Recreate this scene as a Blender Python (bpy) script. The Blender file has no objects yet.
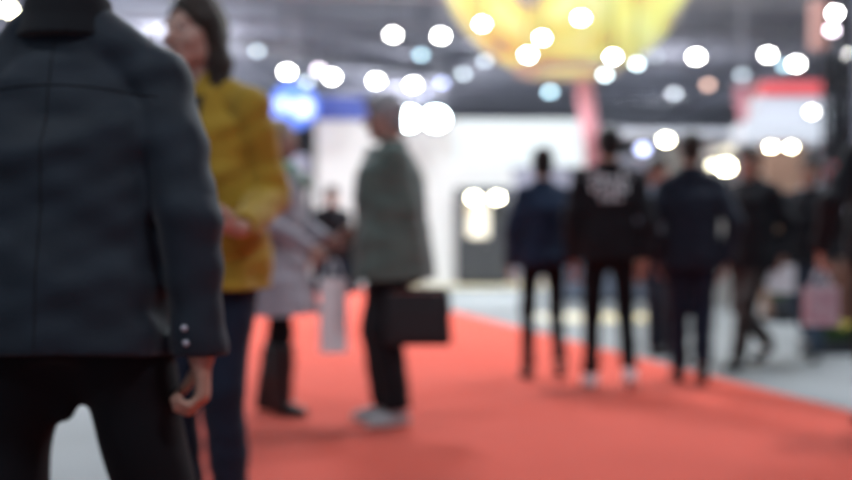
import bpy, math, random
import numpy as np
from mathutils import Vector, Matrix
from mathutils.bvhtree import BVHTree
random.seed(7)
C = bpy.context.scene.collection
PI = math.pi
FPX, HZ, CAMZ = 1183.3, 248.0, 0.95
AIS = math.radians(10.8)                     # the aisle runs a little to the left of the line of sight

def at(px, py, Y):                           # a point of the hall seen at that pixel, Y metres away
    return Vector(((px - 426) / FPX * Y, Y, CAMZ + (HZ - py) / FPX * Y))
def gx(px, Y): return (px - 426) / FPX * Y

# ------------------------------------------------------------------ materials
MATS = {}
def mat(name, col, rough=0.6, metal=0.0, bump=0.0, bscale=200.0, var=0.0, vscale=6.0, emit=None, estr=0.0,
        spec=0.5, sheen=0.0, col2=None, trans=0.0, coords='Object', wave=None, stops=None):
    if name in MATS: return MATS[name]
    m = bpy.data.materials.new(name); m.use_nodes = True
    nt = m.node_tree; b = nt.nodes['Principled BSDF']
    b.inputs['Roughness'].default_value = rough
    b.inputs['Metallic'].default_value = metal
    b.inputs['Specular IOR Level'].default_value = spec
    b.inputs['Sheen Weight'].default_value = sheen
    b.inputs['Transmission Weight'].default_value = trans
    tc = nt.nodes.new('ShaderNodeTexCoord')
    n = nt.nodes.new('ShaderNodeTexNoise'); n.inputs['Scale'].default_value = vscale; n.inputs['Detail'].default_value = 4
    nt.links.new(tc.outputs[coords], n.inputs['Vector'])
    cr = nt.nodes.new('ShaderNodeValToRGB')
    c2 = col2 if col2 else tuple(c * (1 - var) for c in col)
    cr.color_ramp.elements[0].position = 0.35; cr.color_ramp.elements[0].color = (*c2, 1)
    cr.color_ramp.elements[1].position = 0.65; cr.color_ramp.elements[1].color = (*col, 1)
    nt.links.new(n.outputs['Fac'], cr.inputs['Fac'])
    nt.links.new(cr.outputs['Color'], b.inputs['Base Color'])
    if bump > 0:
        if wave:
            n2 = nt.nodes.new('ShaderNodeTexWave'); n2.bands_direction = wave; n2.inputs['Distortion'].default_value = 3
        else:
            n2 = nt.nodes.new('ShaderNodeTexNoise')
        n2.inputs['Scale'].default_value = bscale
        nt.links.new(tc.outputs[coords], n2.inputs['Vector'])
        bp = nt.nodes.new('ShaderNodeBump'); bp.inputs['Strength'].default_value = bump; bp.inputs['Distance'].default_value = 0.004
        nt.links.new(n2.outputs[0 if not wave else 'Fac'], bp.inputs['Height'])
        nt.links.new(bp.outputs['Normal'], b.inputs['Normal'])
    if stops:
        for p_, c_ in stops: q_ = cr.color_ramp.elements.new(p_); q_.color = (*c_, 1)
        nt.links.new(cr.outputs['Color'], b.inputs['Emission Color']); b.inputs['Emission Strength'].default_value = estr
    elif emit:
        b.inputs['Emission Color'].default_value = (*emit, 1); b.inputs['Emission Strength'].default_value = estr
    MATS[name] = m; return m

def fabric(name, col, rough=0.9, var=0.25, sheen=0.2, bump=0.35, bs=260): return mat(name, col, rough, bump=bump, bscale=bs, var=var, vscale=9, spec=0.25, sheen=sheen)
M = {}
M['skin'] = mat('skin', (0.44, 0.235, 0.17), 0.55, bump=0.1, bscale=300, var=0.15, vscale=14)
M['skin_ruddy'] = mat('skin_ruddy', (0.42, 0.235, 0.19), 0.55, bump=0.1, bscale=300, var=0.2, vscale=14)
M['skin_pale'] = mat('skin_pale', (0.52, 0.31, 0.25), 0.5, bump=0.1, bscale=300, var=0.12, vscale=14)
M['eye'] = mat('eye_white', (0.7, 0.68, 0.65), 0.2)
M['iris'] = mat('iris_brown', (0.05, 0.03, 0.02), 0.15)
M['lip'] = mat('lip', (0.36, 0.12, 0.1), 0.45)
M['hair_brown'] = mat('hair_brown', (0.04, 0.023, 0.016), 0.45, bump=0.7, bscale=90, var=0.5, vscale=30, wave='X')
M['hair_dark'] = mat('hair_dark', (0.012, 0.010, 0.010), 0.45, bump=0.6, bscale=90, var=0.5, vscale=30, wave='X')
M['hair_grey'] = mat('hair_grey', (0.36, 0.36, 0.38), 0.6, bump=0.6, bscale=90, var=0.35, vscale=30, wave='X')
M['hair_blond'] = mat('hair_blond', (0.42, 0.31, 0.21), 0.5, bump=0.7, bscale=90, var=0.35, vscale=25, wave='X')
M['slate'] = fabric('slate_jacket_cloth', (0.011, 0.019, 0.031), rough=0.62, sheen=0.1)
M['slate2'] = fabric('slate_collar_cloth', (0.009, 0.011, 0.015), sheen=0.1)
M['black'] = fabric('black_cloth', (0.0028, 0.0034, 0.006), sheen=0.03)
M['black2'] = fabric('soft_black_cloth', (0.009, 0.010, 0.014), sheen=0.05)
M['navy'] = fabric('navy_cloth', (0.012, 0.027, 0.062), sheen=0.1)
M['navy_suit'] = fabric('navy_wool', (0.012, 0.018, 0.033), sheen=0.1)
M['jeans'] = fabric('dark_denim', (0.009, 0.017, 0.038), sheen=0.1, bs=400)
M['jeans_mid'] = fabric('mid_denim', (0.04, 0.07, 0.11), bs=400)
M['mustard'] = fabric('mustard_canvas', (0.40, 0.245, 0.022), rough=0.8, var=0.15)
M['lilac'] = fabric('lilac_grey_wool', (0.35, 0.335, 0.38), bs=120, bump=0.6, var=0.2)
M['parka'] = fabric('green_grey_canvas', (0.105, 0.145, 0.130), rough=0.75)
M['bluegrey'] = fabric('blue_grey_cloth', (0.27, 0.32, 0.42))
M['browncloth'] = fabric('dark_brown_cloth', (0.035, 0.026, 0.024))
M['shirt_white'] = fabric('white_shirt_cloth', (0.55, 0.58, 0.65))
M['shirt_dark'] = fabric('dark_shirt_cloth', (0.010, 0.014, 0.025))
M['scarf'] = mat('scarf_green_white', (0.55, 0.58, 0.55), 0.9, col2=(0.04, 0.26, 0.15), vscale=7, bump=0.4, bscale=90)
M['leather'] = mat('black_leather', (0.008, 0.008, 0.010), 0.4, bump=0.2, bscale=160)
M['nylon'] = mat('black_nylon', (0.012, 0.013, 0.017), 0.7, bump=0.3, bscale=350)
M['sneaker'] = mat('pale_grey_sneaker', (0.42, 0.45, 0.47), 0.6, bump=0.2, bscale=200, var=0.2)
M['sneaker_white'] = mat('white_sneaker', (0.80, 0.82, 0.85), 0.6, bump=0.2, bscale=200, var=0.05)
M['sole_white'] = mat('white_rubber', (0.6, 0.6, 0.58), 0.7)
M['sole_black'] = mat('black_rubber', (0.012, 0.012, 0.012), 0.8)
M['metal'] = mat('brushed_metal', (0.55, 0.55, 0.57), 0.35, 1.0)
M['metal_dark'] = mat('dark_painted_metal', (0.03, 0.032, 0.038), 0.5, 0.3)
M['print_white'] = mat('white_print', (0.85, 0.88, 0.92), 0.7)
M['paper'] = mat('white_paper', (0.92, 0.94, 0.97), 0.75, var=0.08, vscale=12, bump=0.1, bscale=60)
M['carpet'] = mat('red_carpet_pile', (0.64, 0.078, 0.044), 0.95, bump=0.6, bscale=900, var=0.07, vscale=1.2, spec=0.1, sheen=0.15)
M['concrete'] = mat('pale_polished_concrete', (0.15, 0.158, 0.165), 0.6, bump=0.05, bscale=40, var=0.2, vscale=0.7)
M['ceil'] = mat('grey_ceiling_deck', (0.52, 0.52, 0.60), 0.9, bump=0.5, bscale=3, var=0.35, vscale=0.18, wave='X')
M['steel'] = mat('grey_steel', (0.5, 0.5, 0.57), 0.6, 0.0, var=0.2)
M['duct'] = mat('pale_duct', (0.70, 0.68, 0.74), 0.6, 0.1, var=0.1)
M['wall'] = mat('grey_wall_paint', (0.24, 0.24, 0.27), 0.85, var=0.15, vscale=0.4)
M['white'] = mat('white_panel', (0.80, 0.78, 0.76), 0.5, var=0.03)
M['cream'] = mat('warm_white_panel', (0.80, 0.74, 0.66), 0.55, var=0.05)
M['beige'] = mat('beige_panel', (0.42, 0.40, 0.38), 0.6, var=0.1, vscale=1)
M['lilacp'] = mat('pale_lilac_panel', (0.38, 0.38, 0.48), 0.6, var=0.15, vscale=1.2)
M['bluep'] = mat('deep_blue_panel', (0.07, 0.11, 0.42), 0.5)
M['redp'] = mat('red_panel', (0.50, 0.07, 0.08), 0.5, emit=(0.8, 0.10, 0.10), estr=0.22)
M['pinkp'] = mat('rose_red_banner_cloth', (0.55, 0.22, 0.26), 0.8, var=0.1, vscale=2)
M['wood'] = mat('tan_wood', (0.42, 0.25, 0.17), 0.55, bump=0.3, bscale=6, col2=(0.32, 0.18, 0.12), vscale=5, wave='Z')
M['brownwood'] = mat('brown_wood', (0.20, 0.08, 0.05), 0.5, bump=0.3, bscale=6, col2=(0.14, 0.055, 0.035), vscale=5, wave='Z')
M['platform'] = mat('cream_yellow_platform', (0.62, 0.50, 0.26), 0.5, col2=(0.52, 0.46, 0.34), vscale=0.9)
M['leaf'] = mat('leaf_green', (0.06, 0.14, 0.03), 0.6, var=0.5, vscale=20)
M['flower'] = mat('yellow_petal', (0.55, 0.42, 0.04), 0.6)
M['soil'] = mat('soil', (0.03, 0.02, 0.015), 0.95)
M['darkp'] = mat('charcoal_panel', (0.035, 0.037, 0.045), 0.6, var=0.2)
M['glass_dark'] = mat('phone_glass', (0.01, 0.01, 0.012), 0.08)
def emi(name, col, s, base=(0.8, 0.8, 0.8)): return mat(name, base, 0.5, emit=col, estr=s)
M['led'] = emi('white_led_screen', (0.82, 0.94, 1.0), 0.70, (.3, .3, .3))
M['glowwall'] = emi('white_wall_painted_glow', (0.97, 0.95, 0.95), 0.33, (0.46, 0.46, 0.46))  # glow painted into the white wall material; the wall has no backlight
M['litwarm'] = emi('backlit_poster', (1.0, 0.78, 0.35), 0.9)
M['bluesign'] = emi('blue_light_sign', (0.12, 0.26, 1.0), 0.9, (0.1, 0.2, 0.7))
M['bluesign2'] = emi('pale_blue_light', (0.40, 0.62, 1.0), 1.5)
M['signwhite'] = emi('lit_sign_white', (0.76, 0.83, 1.0), 0.22, (.40, .40, .43))
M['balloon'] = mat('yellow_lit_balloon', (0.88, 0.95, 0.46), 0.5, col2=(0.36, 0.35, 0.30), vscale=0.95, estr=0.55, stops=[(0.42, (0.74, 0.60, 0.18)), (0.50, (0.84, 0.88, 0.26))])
M['tanrim'] = mat('tan_rim', (0.62, 0.50, 0.38), 0.6, emit=(0.7, 0.58, 0.45), estr=0.25)
LC = {'w': (1.0, 1.0, 0.97), 'c': (0.55, 0.85, 1.0), 'b': (0.55, 0.62, 1.0), 'g': (0.62, 0.74, 0.84), 'p': (0.95, 0.82, 0.95),
      's': (1.0, 0.62, 0.5), 'y': (1.0, 0.94, 0.68), 'i': (0.75, 0.95, 1.0)}

# ------------------------------------------------------------------ objects and mesh helpers
def tag(o, label, cat, group=None, kind=None):
    o['label'] = label
    if cat: o['category'] = cat
    if group: o['group'] = group
    if kind: o['kind'] = kind
    return o
def empty(name, label, cat, loc=(0, 0, 0), rz=0.0, group=None):
    o = bpy.data.objects.new(name, None); C.objects.link(o)
    o.location = loc; o.rotation_euler = (0, 0, rz); o.empty_display_size = 0.1
    return tag(o, label, cat, group)
def link(name, me, m, parent=None, smooth=False):
    o = bpy.data.objects.new(name, me); C.objects.link(o)
    if parent: o.parent = parent
    if m: me.materials.append(m)
    if smooth: me.polygons.foreach_set('use_smooth', [True] * len(me.polygons))
    return o
class MB:
    def __init__(s): s.v = []; s.f = []
    def add(s, vs, fs):
        k = len(s.v); s.v += [tuple(v) for v in vs]; s.f += [tuple(i + k for i in f) for f in fs]; return s
    def box(s, x0, x1, y0, y1, z0, z1, bev=0.0):
        if bev <= 0:
            vs = [(x, y, z) for z in (z0, z1) for y in (y0, y1) for x in (x0, x1)]
            return s.add(vs, [(0, 2, 3, 1), (4, 5, 7, 6), (0, 1, 5, 4), (2, 6, 7, 3), (0, 4, 6, 2), (1, 3, 7, 5)])
        import bmesh
        bm = bmesh.new(); bmesh.ops.create_cube(bm, size=1)
        for v in bm.verts: v.co = Vector(((x0 + x1) / 2 + v.co.x * (x1 - x0), (y0 + y1) / 2 + v.co.y * (y1 - y0), (z0 + z1) / 2 + v.co.z * (z1 - z0)))
        bmesh.ops.bevel(bm, geom=bm.edges[:], offset=bev, segments=2, affect='EDGES', profile=0.5)
        bm.verts.index_update(); s.add([v.co.copy() for v in bm.verts], [[v.index for v in f.verts] for f in bm.faces]); bm.free(); return s
    def tube(s, pts, r, n=8, cap=True):
        pts = [Vector(p) for p in pts]; rs = r if isinstance(r, (list, tuple)) else [r] * len(pts)
        k = len(s.v); prev = None
        for i, p in enumerate(pts):
            d = (pts[min(i + 1, len(pts) - 1)] - pts[max(i - 1, 0)]).normalized()
            if prev is None: a = d.orthogonal().normalized()
            else: a = (prev - d * prev.dot(d)).normalized()
            prev = a; b = d.cross(a)
            for j in range(n):
                t = 2 * PI * j / n; s.v.append(tuple(p + (a * math.cos(t) + b * math.sin(t)) * rs[i]))
        for i in range(len(pts) - 1):
            for j in range(n):
                s.f.append((k + i * n + j, k + i * n + (j + 1) % n, k + (i + 1) * n + (j + 1) % n, k + (i + 1) * n + j))
        if cap:
            s.f.append(tuple(k + j for j in reversed(range(n)))); s.f.append(tuple(k + (len(pts) - 1) * n + j for j in range(n)))
        return s
    def lathe(s, prof, n=24, c=(0, 0, 0), a0=0.0, a1=2 * PI, sx=1, sy=1):
        k = len(s.v); full = abs(a1 - a0 - 2 * PI) < 1e-6; m = n if full else n + 1
        for r, z in prof:
            for j in range(m):
                t = a0 + (a1 - a0) * j / n; s.v.append((c[0] + r * math.cos(t) * sx, c[1] + r * math.sin(t) * sy, c[2] + z))
        for i in range(len(prof) - 1):
            for j in range(n):
                q = (j + 1) % m; s.f.append((k + i * m + j, k + i * m + q, k + (i + 1) * m + q, k + (i + 1) * m + j))
        return s
    def build(s, name, m, parent=None, smooth=False):
        me = bpy.data.meshes.new(name); me.from_pydata(s.v, [], s.f); me.update()
        return link(name, me, m, parent, smooth)
def copy_tree(o, parent=None):
    c = o.copy(); C.objects.link(c); c.parent = parent
    for ch in list(o.children):
        if not ch.name.startswith('hanging_rod'): copy_tree(ch, c)
    return c

# ------------------------------------------------------------------ signed-distance modelling (smooth, continuous bodies and clothes)
def V(*a): return np.array(a, dtype=np.float64)
class SDF:
    def __init__(s, lo, hi, h):
        s.h = h; s.lo = np.array(lo, float); s.n = np.ceil((np.array(hi) - s.lo) / h).astype(int) + 1
        s.ax = [(s.lo[i] + h * np.arange(s.n[i])).astype(np.float32) for i in range(3)]
        s.D = np.full(s.n, 0.5, np.float32)
    def sub(s, lo, hi):
        a = np.clip(np.floor((np.array(lo) - s.lo) / s.h).astype(int), 0, s.n); b = np.clip(np.ceil((np.array(hi) - s.lo) / s.h).astype(int) + 1, 0, s.n)
        sl = tuple(slice(a[i], b[i]) for i in range(3))
        X = s.ax[0][sl[0]][:, None, None]; Y = s.ax[1][sl[1]][None, :, None]; Z = s.ax[2][sl[2]][None, None, :]
        return sl, X, Y, Z, min(b - a) > 0
    def mix(s, sl, d, k, op='u'):
        D = s.D[sl]
        if op == 's': d = -d; D2 = -D
        if op == 'u':
            if k > 0:
                hh = np.clip(0.5 + 0.5 * (D - d) / k, 0, 1); s.D[sl] = D * (1 - hh) + d * hh - k * hh * (1 - hh)
            else: s.D[sl] = np.minimum(D, d)
        else:                                  # subtract
            if k > 0:
                hh = np.clip(0.5 - 0.5 * (D - d) / k, 0, 1); s.D[sl] = D * (1 - hh) + d * hh + k * hh * (1 - hh)
            else: s.D[sl] = np.maximum(D, d)
    def cone(s, a, b, ra, rb, k=0.02, flat=False, op='u', fl=None):
        a = np.array(a, float); b = np.array(b, float); R = max(ra, rb) + k * 2 + 0.02
        sl, X, Y, Z, ok = s.sub(np.minimum(a, b) - R, np.maximum(a, b) + R)
        if not ok: return s
        ba = b - a; L2 = max(ba @ ba, 1e-9)
        px, py, pz = X - a[0], Y - a[1], Z - a[2]
        tr = (px * ba[0] + py * ba[1] + pz * ba[2]) / L2; t = np.clip(tr, 0, 1)
        dx, dy, dz = px - ba[0] * t, py - ba[1] * t, pz - ba[2] * t
        if fl is not None:                      # flatten along a direction: (unit vector, factor)
            u, f = fl; q = dx * u[0] + dy * u[1] + dz * u[2]; dx, dy, dz = dx + u[0] * q * (f - 1), dy + u[1] * q * (f - 1), dz + u[2] * q * (f - 1)
        d = np.sqrt(dx * dx + dy * dy + dz * dz) - (ra + (rb - ra) * t)
        if flat: d = np.maximum(d, (tr - 1) * math.sqrt(L2))
        s.mix(sl, d.astype(np.float32), k, op); return s
    def ell(s, c, r, k=0.02, rot=None, op='u'):
        c = np.array(c, float); r = np.array(r, float); R = max(r) + 2 * k + 0.02
        sl, X, Y, Z, ok = s.sub(c - R, c + R)
        if not ok: return s
        px, py, pz = X - c[0], Y - c[1], Z - c[2]
        if rot is not None:
            px, py, pz = (px * rot[0][i] + py * rot[1][i] + pz * rot[2][i] for i in range(3))
        k0 = np.sqrt((px / r[0]) ** 2 + (py / r[1]) ** 2 + (pz / r[2]) ** 2); k1 = np.sqrt((px / r[0] ** 2) ** 2 + (py / r[1] ** 2) ** 2 + (pz / r[2] ** 2) ** 2)
        d = k0 * (k0 - 1) / np.maximum(k1, 1e-6)
        s.mix(sl, d.astype(np.float32), k, op); return s
    def loft(s, st, k=0.02, e=2.3, op='u', off=0.0, folds=None):
        """st: rows (z, cx, cy, rx, ry); ellipse slices stacked up z."""
        st = np.array(sorted(st), float); zs = st[:, 0]; R = max(st[:, 3].max(), st[:, 4].max()) + 0.08
        lo = V(st[:, 1].min() - R, st[:, 2].min() - R, zs[0] - 0.08); hi = V(st[:, 1].max() + R, st[:, 2].max() + R, zs[-1] + 0.08)
        sl, X, Y, Z, ok = s.sub(lo, hi)
        if not ok: return s
        z = Z.ravel(); f = lambda i: np.interp(z, zs, st[:, i])[None, None, :]
        rx = f(3) + off; ry = f(4) + off
        if folds:                                # (count, amplitude, z_from, z_full, phase)
            n, am, za, zb, ph = folds; ang = np.arctan2(Y - f(2), X - f(1)); w = np.clip((za - Z) / max(za - zb, 1e-6), 0, 1)
            g = 1 + am * w * (np.sin(n * ang + ph) + 0.5 * np.sin((n * 2 - 3) * ang + 1.3 + ph)); rx = rx * g; ry = ry * g
        q = (np.abs((X - f(1)) / rx) ** e + np.abs((Y - f(2)) / ry) ** e) ** (1 / e)
        d = (q - 1) * np.minimum(rx, ry); d = np.maximum(d, np.maximum(zs[0] - Z, Z - zs[-1]))
        s.mix(sl, d.astype(np.float32), k, op); return s
    def wrinkle(s, amp, seed=0, sc=1.0, zr=None):
        X = s.ax[0][:, None, None]; Y = s.ax[1][None, :, None]; Z = s.ax[2][None, None, :]
        r = random.Random(seed); W = 0
        for i in range(6):
            a, b, c, p = r.uniform(-16, 16), r.uniform(-16, 16), r.uniform(14, 48), r.uniform(0, 6)
            W = W + np.sin((a * X + b * Y + c * Z) * sc + p + 1.2 * np.sin(9 * X + 7 * Z + i))
        W = W * (amp / 3.2)
        if zr is not None: W = W * np.clip((zr[1] - Z) / (zr[1] - zr[0]), 0, 1)
        s.D += W.astype(np.float32) * (np.abs(s.D) < 0.05); return s
    def cutz(s, z, above=False, wave=0.0):
        X = s.ax[0][:, None, None]; Y = s.ax[1][None, :, None]; Z = s.ax[2][None, None, :]
        zz = z + wave * (np.sin(14 * X + 2) + np.sin(11 * Y)) if wave else z
        s.D = np.maximum(s.D, (Z - zz) if above else (zz - Z)).astype(np.float32); return s
    def pocket(s, z, t=0.009, up=0.045):           # hollow the garment from its hem upwards
        Z = s.ax[2][None, None, :]
        s.D = np.maximum(s.D, -np.maximum(s.D + t, Z - (z + up))).astype(np.float32); return s
    def mesh(s, name, m, parent=None):
        D = s.D; D[0], D[-1], D[:, 0], D[:, -1], D[:, :, 0], D[:, :, -1] = (np.maximum(q, s.h * .5) for q in (D[0], D[-1], D[:, 0], D[:, -1], D[:, :, 0], D[:, :, -1]))
        ins = D < 0; nx, ny, nz = D.shape
        cnt = np.zeros((nx - 1, ny - 1, nz - 1), np.uint8)
        for i in (0, 1):
            for j in (0, 1):
                for k in (0, 1): cnt += ins[i:nx - 1 + i, j:ny - 1 + j, k:nz - 1 + k]
        cell = (cnt > 0) & (cnt < 8); idx = np.argwhere(cell); N = len(idx)
        vid = np.full(cell.shape, -1, np.int64); vid[cell] = np.arange(N)
        acc = np.zeros((N, 3)); num = np.zeros(N)
        cs = [(i, j, k) for i in (0, 1) for j in (0, 1) for k in (0, 1)]
        val = {c: D[idx[:, 0] + c[0], idx[:, 1] + c[1], idx[:, 2] + c[2]].astype(float) for c in cs}
        for a in cs:
            for ax in range(3):
                if a[ax]: continue
                b = list(a); b[ax] = 1; b = tuple(b); va, vb = val[a], val[b]; cr = (va < 0) != (vb < 0)
                t = np.where(cr, va / np.where(cr, va - vb, 1), 0)
                for q in range(3): acc[:, q] += np.where(cr, a[q] + (t if q == ax else 0), 0)
                num += cr
        P = s.lo + (idx + acc / num[:, None]) * s.h
        F = []
        for ax in range(3):
            o = [q for q in range(3) if q != ax]
            A = ins; sl0 = [slice(None)] * 3; sl1 = [slice(None)] * 3; sl0[ax] = slice(0, -1); sl1[ax] = slice(1, None)
            a0, a1 = A[tuple(sl0)], A[tuple(sl1)]; e = np.argwhere(a0 != a1)
            e = e[(e[:, o[0]] > 0) & (e[:, o[1]] > 0) & (e[:, o[0]] < D.shape[o[0]] - 1) & (e[:, o[1]] < D.shape[o[1]] - 1)]
            flip = a0[e[:, 0], e[:, 1], e[:, 2]]
            def g(d0, d1):
                q = e.copy(); q[:, o[0]] += d0; q[:, o[1]] += d1; return vid[q[:, 0], q[:, 1], q[:, 2]]
            Q = np.stack([g(-1, -1), g(0, -1), g(0, 0), g(-1, 0)], 1)
            fl = flip if ax != 1 else ~flip
            Q[~fl] = Q[~fl][:, ::-1]; F.append(Q)
        F = np.concatenate(F)
        F = F[(F >= 0).all(1)]
        for _ in range(1):                         # light smoothing
            S = np.zeros_like(P); n_ = np.zeros(N)
            for q in range(4):
                a, b = F[:, q], F[:, (q + 1) % 4]
                for u, w in ((a, b), (b, a)):
                    np.add.at(S, u, P[w]); np.add.at(n_, u, 1)
            P = P * 0.5 + 0.5 * S / np.maximum(n_, 1)[:, None]
        me = bpy.data.meshes.new(name)
        me.vertices.add(N); me.vertices.foreach_set('co', P.astype(np.float32).ravel())
        me.loops.add(len(F) * 4); me.loops.foreach_set('vertex_index', F.ravel().astype(np.int32))
        me.polygons.add(len(F)); me.polygons.foreach_set('loop_start', np.arange(0, len(F) * 4, 4, dtype=np.int32))
        me.polygons.foreach_set('loop_total', np.full(len(F), 4, np.int32)); me.update(calc_edges=True); me.validate()
        return link(name, me, m, parent, True)

# ------------------------------------------------------------------ people
def unit(v): v = np.array(v, float); return v / max(np.linalg.norm(v), 1e-9)
def ik(a, b, l1, l2, hint):
    a, b = np.array(a, float), np.array(b, float); d = b - a; L = np.linalg.norm(d)
    if L > (l1 + l2) * 0.999: b = a + d / L * (l1 + l2) * 0.999; d = b - a; L = np.linalg.norm(d)
    u = d / L; x = (l1 * l1 - l2 * l2 + L * L) / (2 * L); y = math.sqrt(max(l1 * l1 - x * x, 0))
    h = np.array(hint, float); h = h - u * (h @ u); return a + u * x + unit(h) * y, b
def rotm(yaw, pitch, roll=0):
    return np.array(Matrix.Rotation(yaw, 3, 'Z') @ Matrix.Rotation(pitch, 3, 'X') @ Matrix.Rotation(roll, 3, 'Y'))

def hand(S, w, d, n, side, curl, sc=1.0, k=0.006, spread=1.0):
    """w wrist, d finger direction, n palm normal, side thumb side"""
    d, n = unit(d), np.array(n, float); n = unit(n - d * (n @ d)); t = unit(np.cross(d, n)); t = t * (1 if t @ np.array(side) > 0 else -1)
    root = w - d * 0.01 * sc; kn = []
    for i, (o, L, fl) in enumerate(((0.030, 0.082, 0.92), (0.010, 0.088, 1.0), (-0.010, 0.084, 0.94), (-0.029, 0.076, 0.76))):
        kp = w + (t * o + d * L) * sc; S.cone(root + t * o * 0.45 * sc, kp, 0.0155 * sc, 0.0115 * sc, 0.014)
        kn.append((kp, o, fl))
    for kp, o, fl in kn:
        a = kp; ang = 0.0; dd = unit(d + t * o * 3.2 * spread)
        for L, r0, r1, c in ((0.044, 0.0100, 0.0092, 0.75), (0.027, 0.0092, 0.0084, 1.0), (0.021, 0.0084, 0.0072, 0.8)):
            ang += curl * c; v = unit(dd * math.cos(ang) + n * math.sin(ang)); b = a + v * L * fl * sc
            S.cone(a, b, r0 * sc, r1 * sc, 0.003); a = b
    a = w + (t * 0.016 + d * 0.018 + n * 0.004) * sc
    for i, (L, r0, r1) in enumerate(((0.044, 0.0150, 0.0120), (0.033, 0.0115, 0.0100), (0.026, 0.0100, 0.0082))):
        v = unit(t * (0.75 - 0.35 * i) + d * (0.75 + 0.1 * i) + n * (0.30 + 0.35 * curl * (i + 1) / 2)); b = a + v * L * sc
        S.cone(a, b, r0 * sc, r1 * sc, 0.006); a = b

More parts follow.
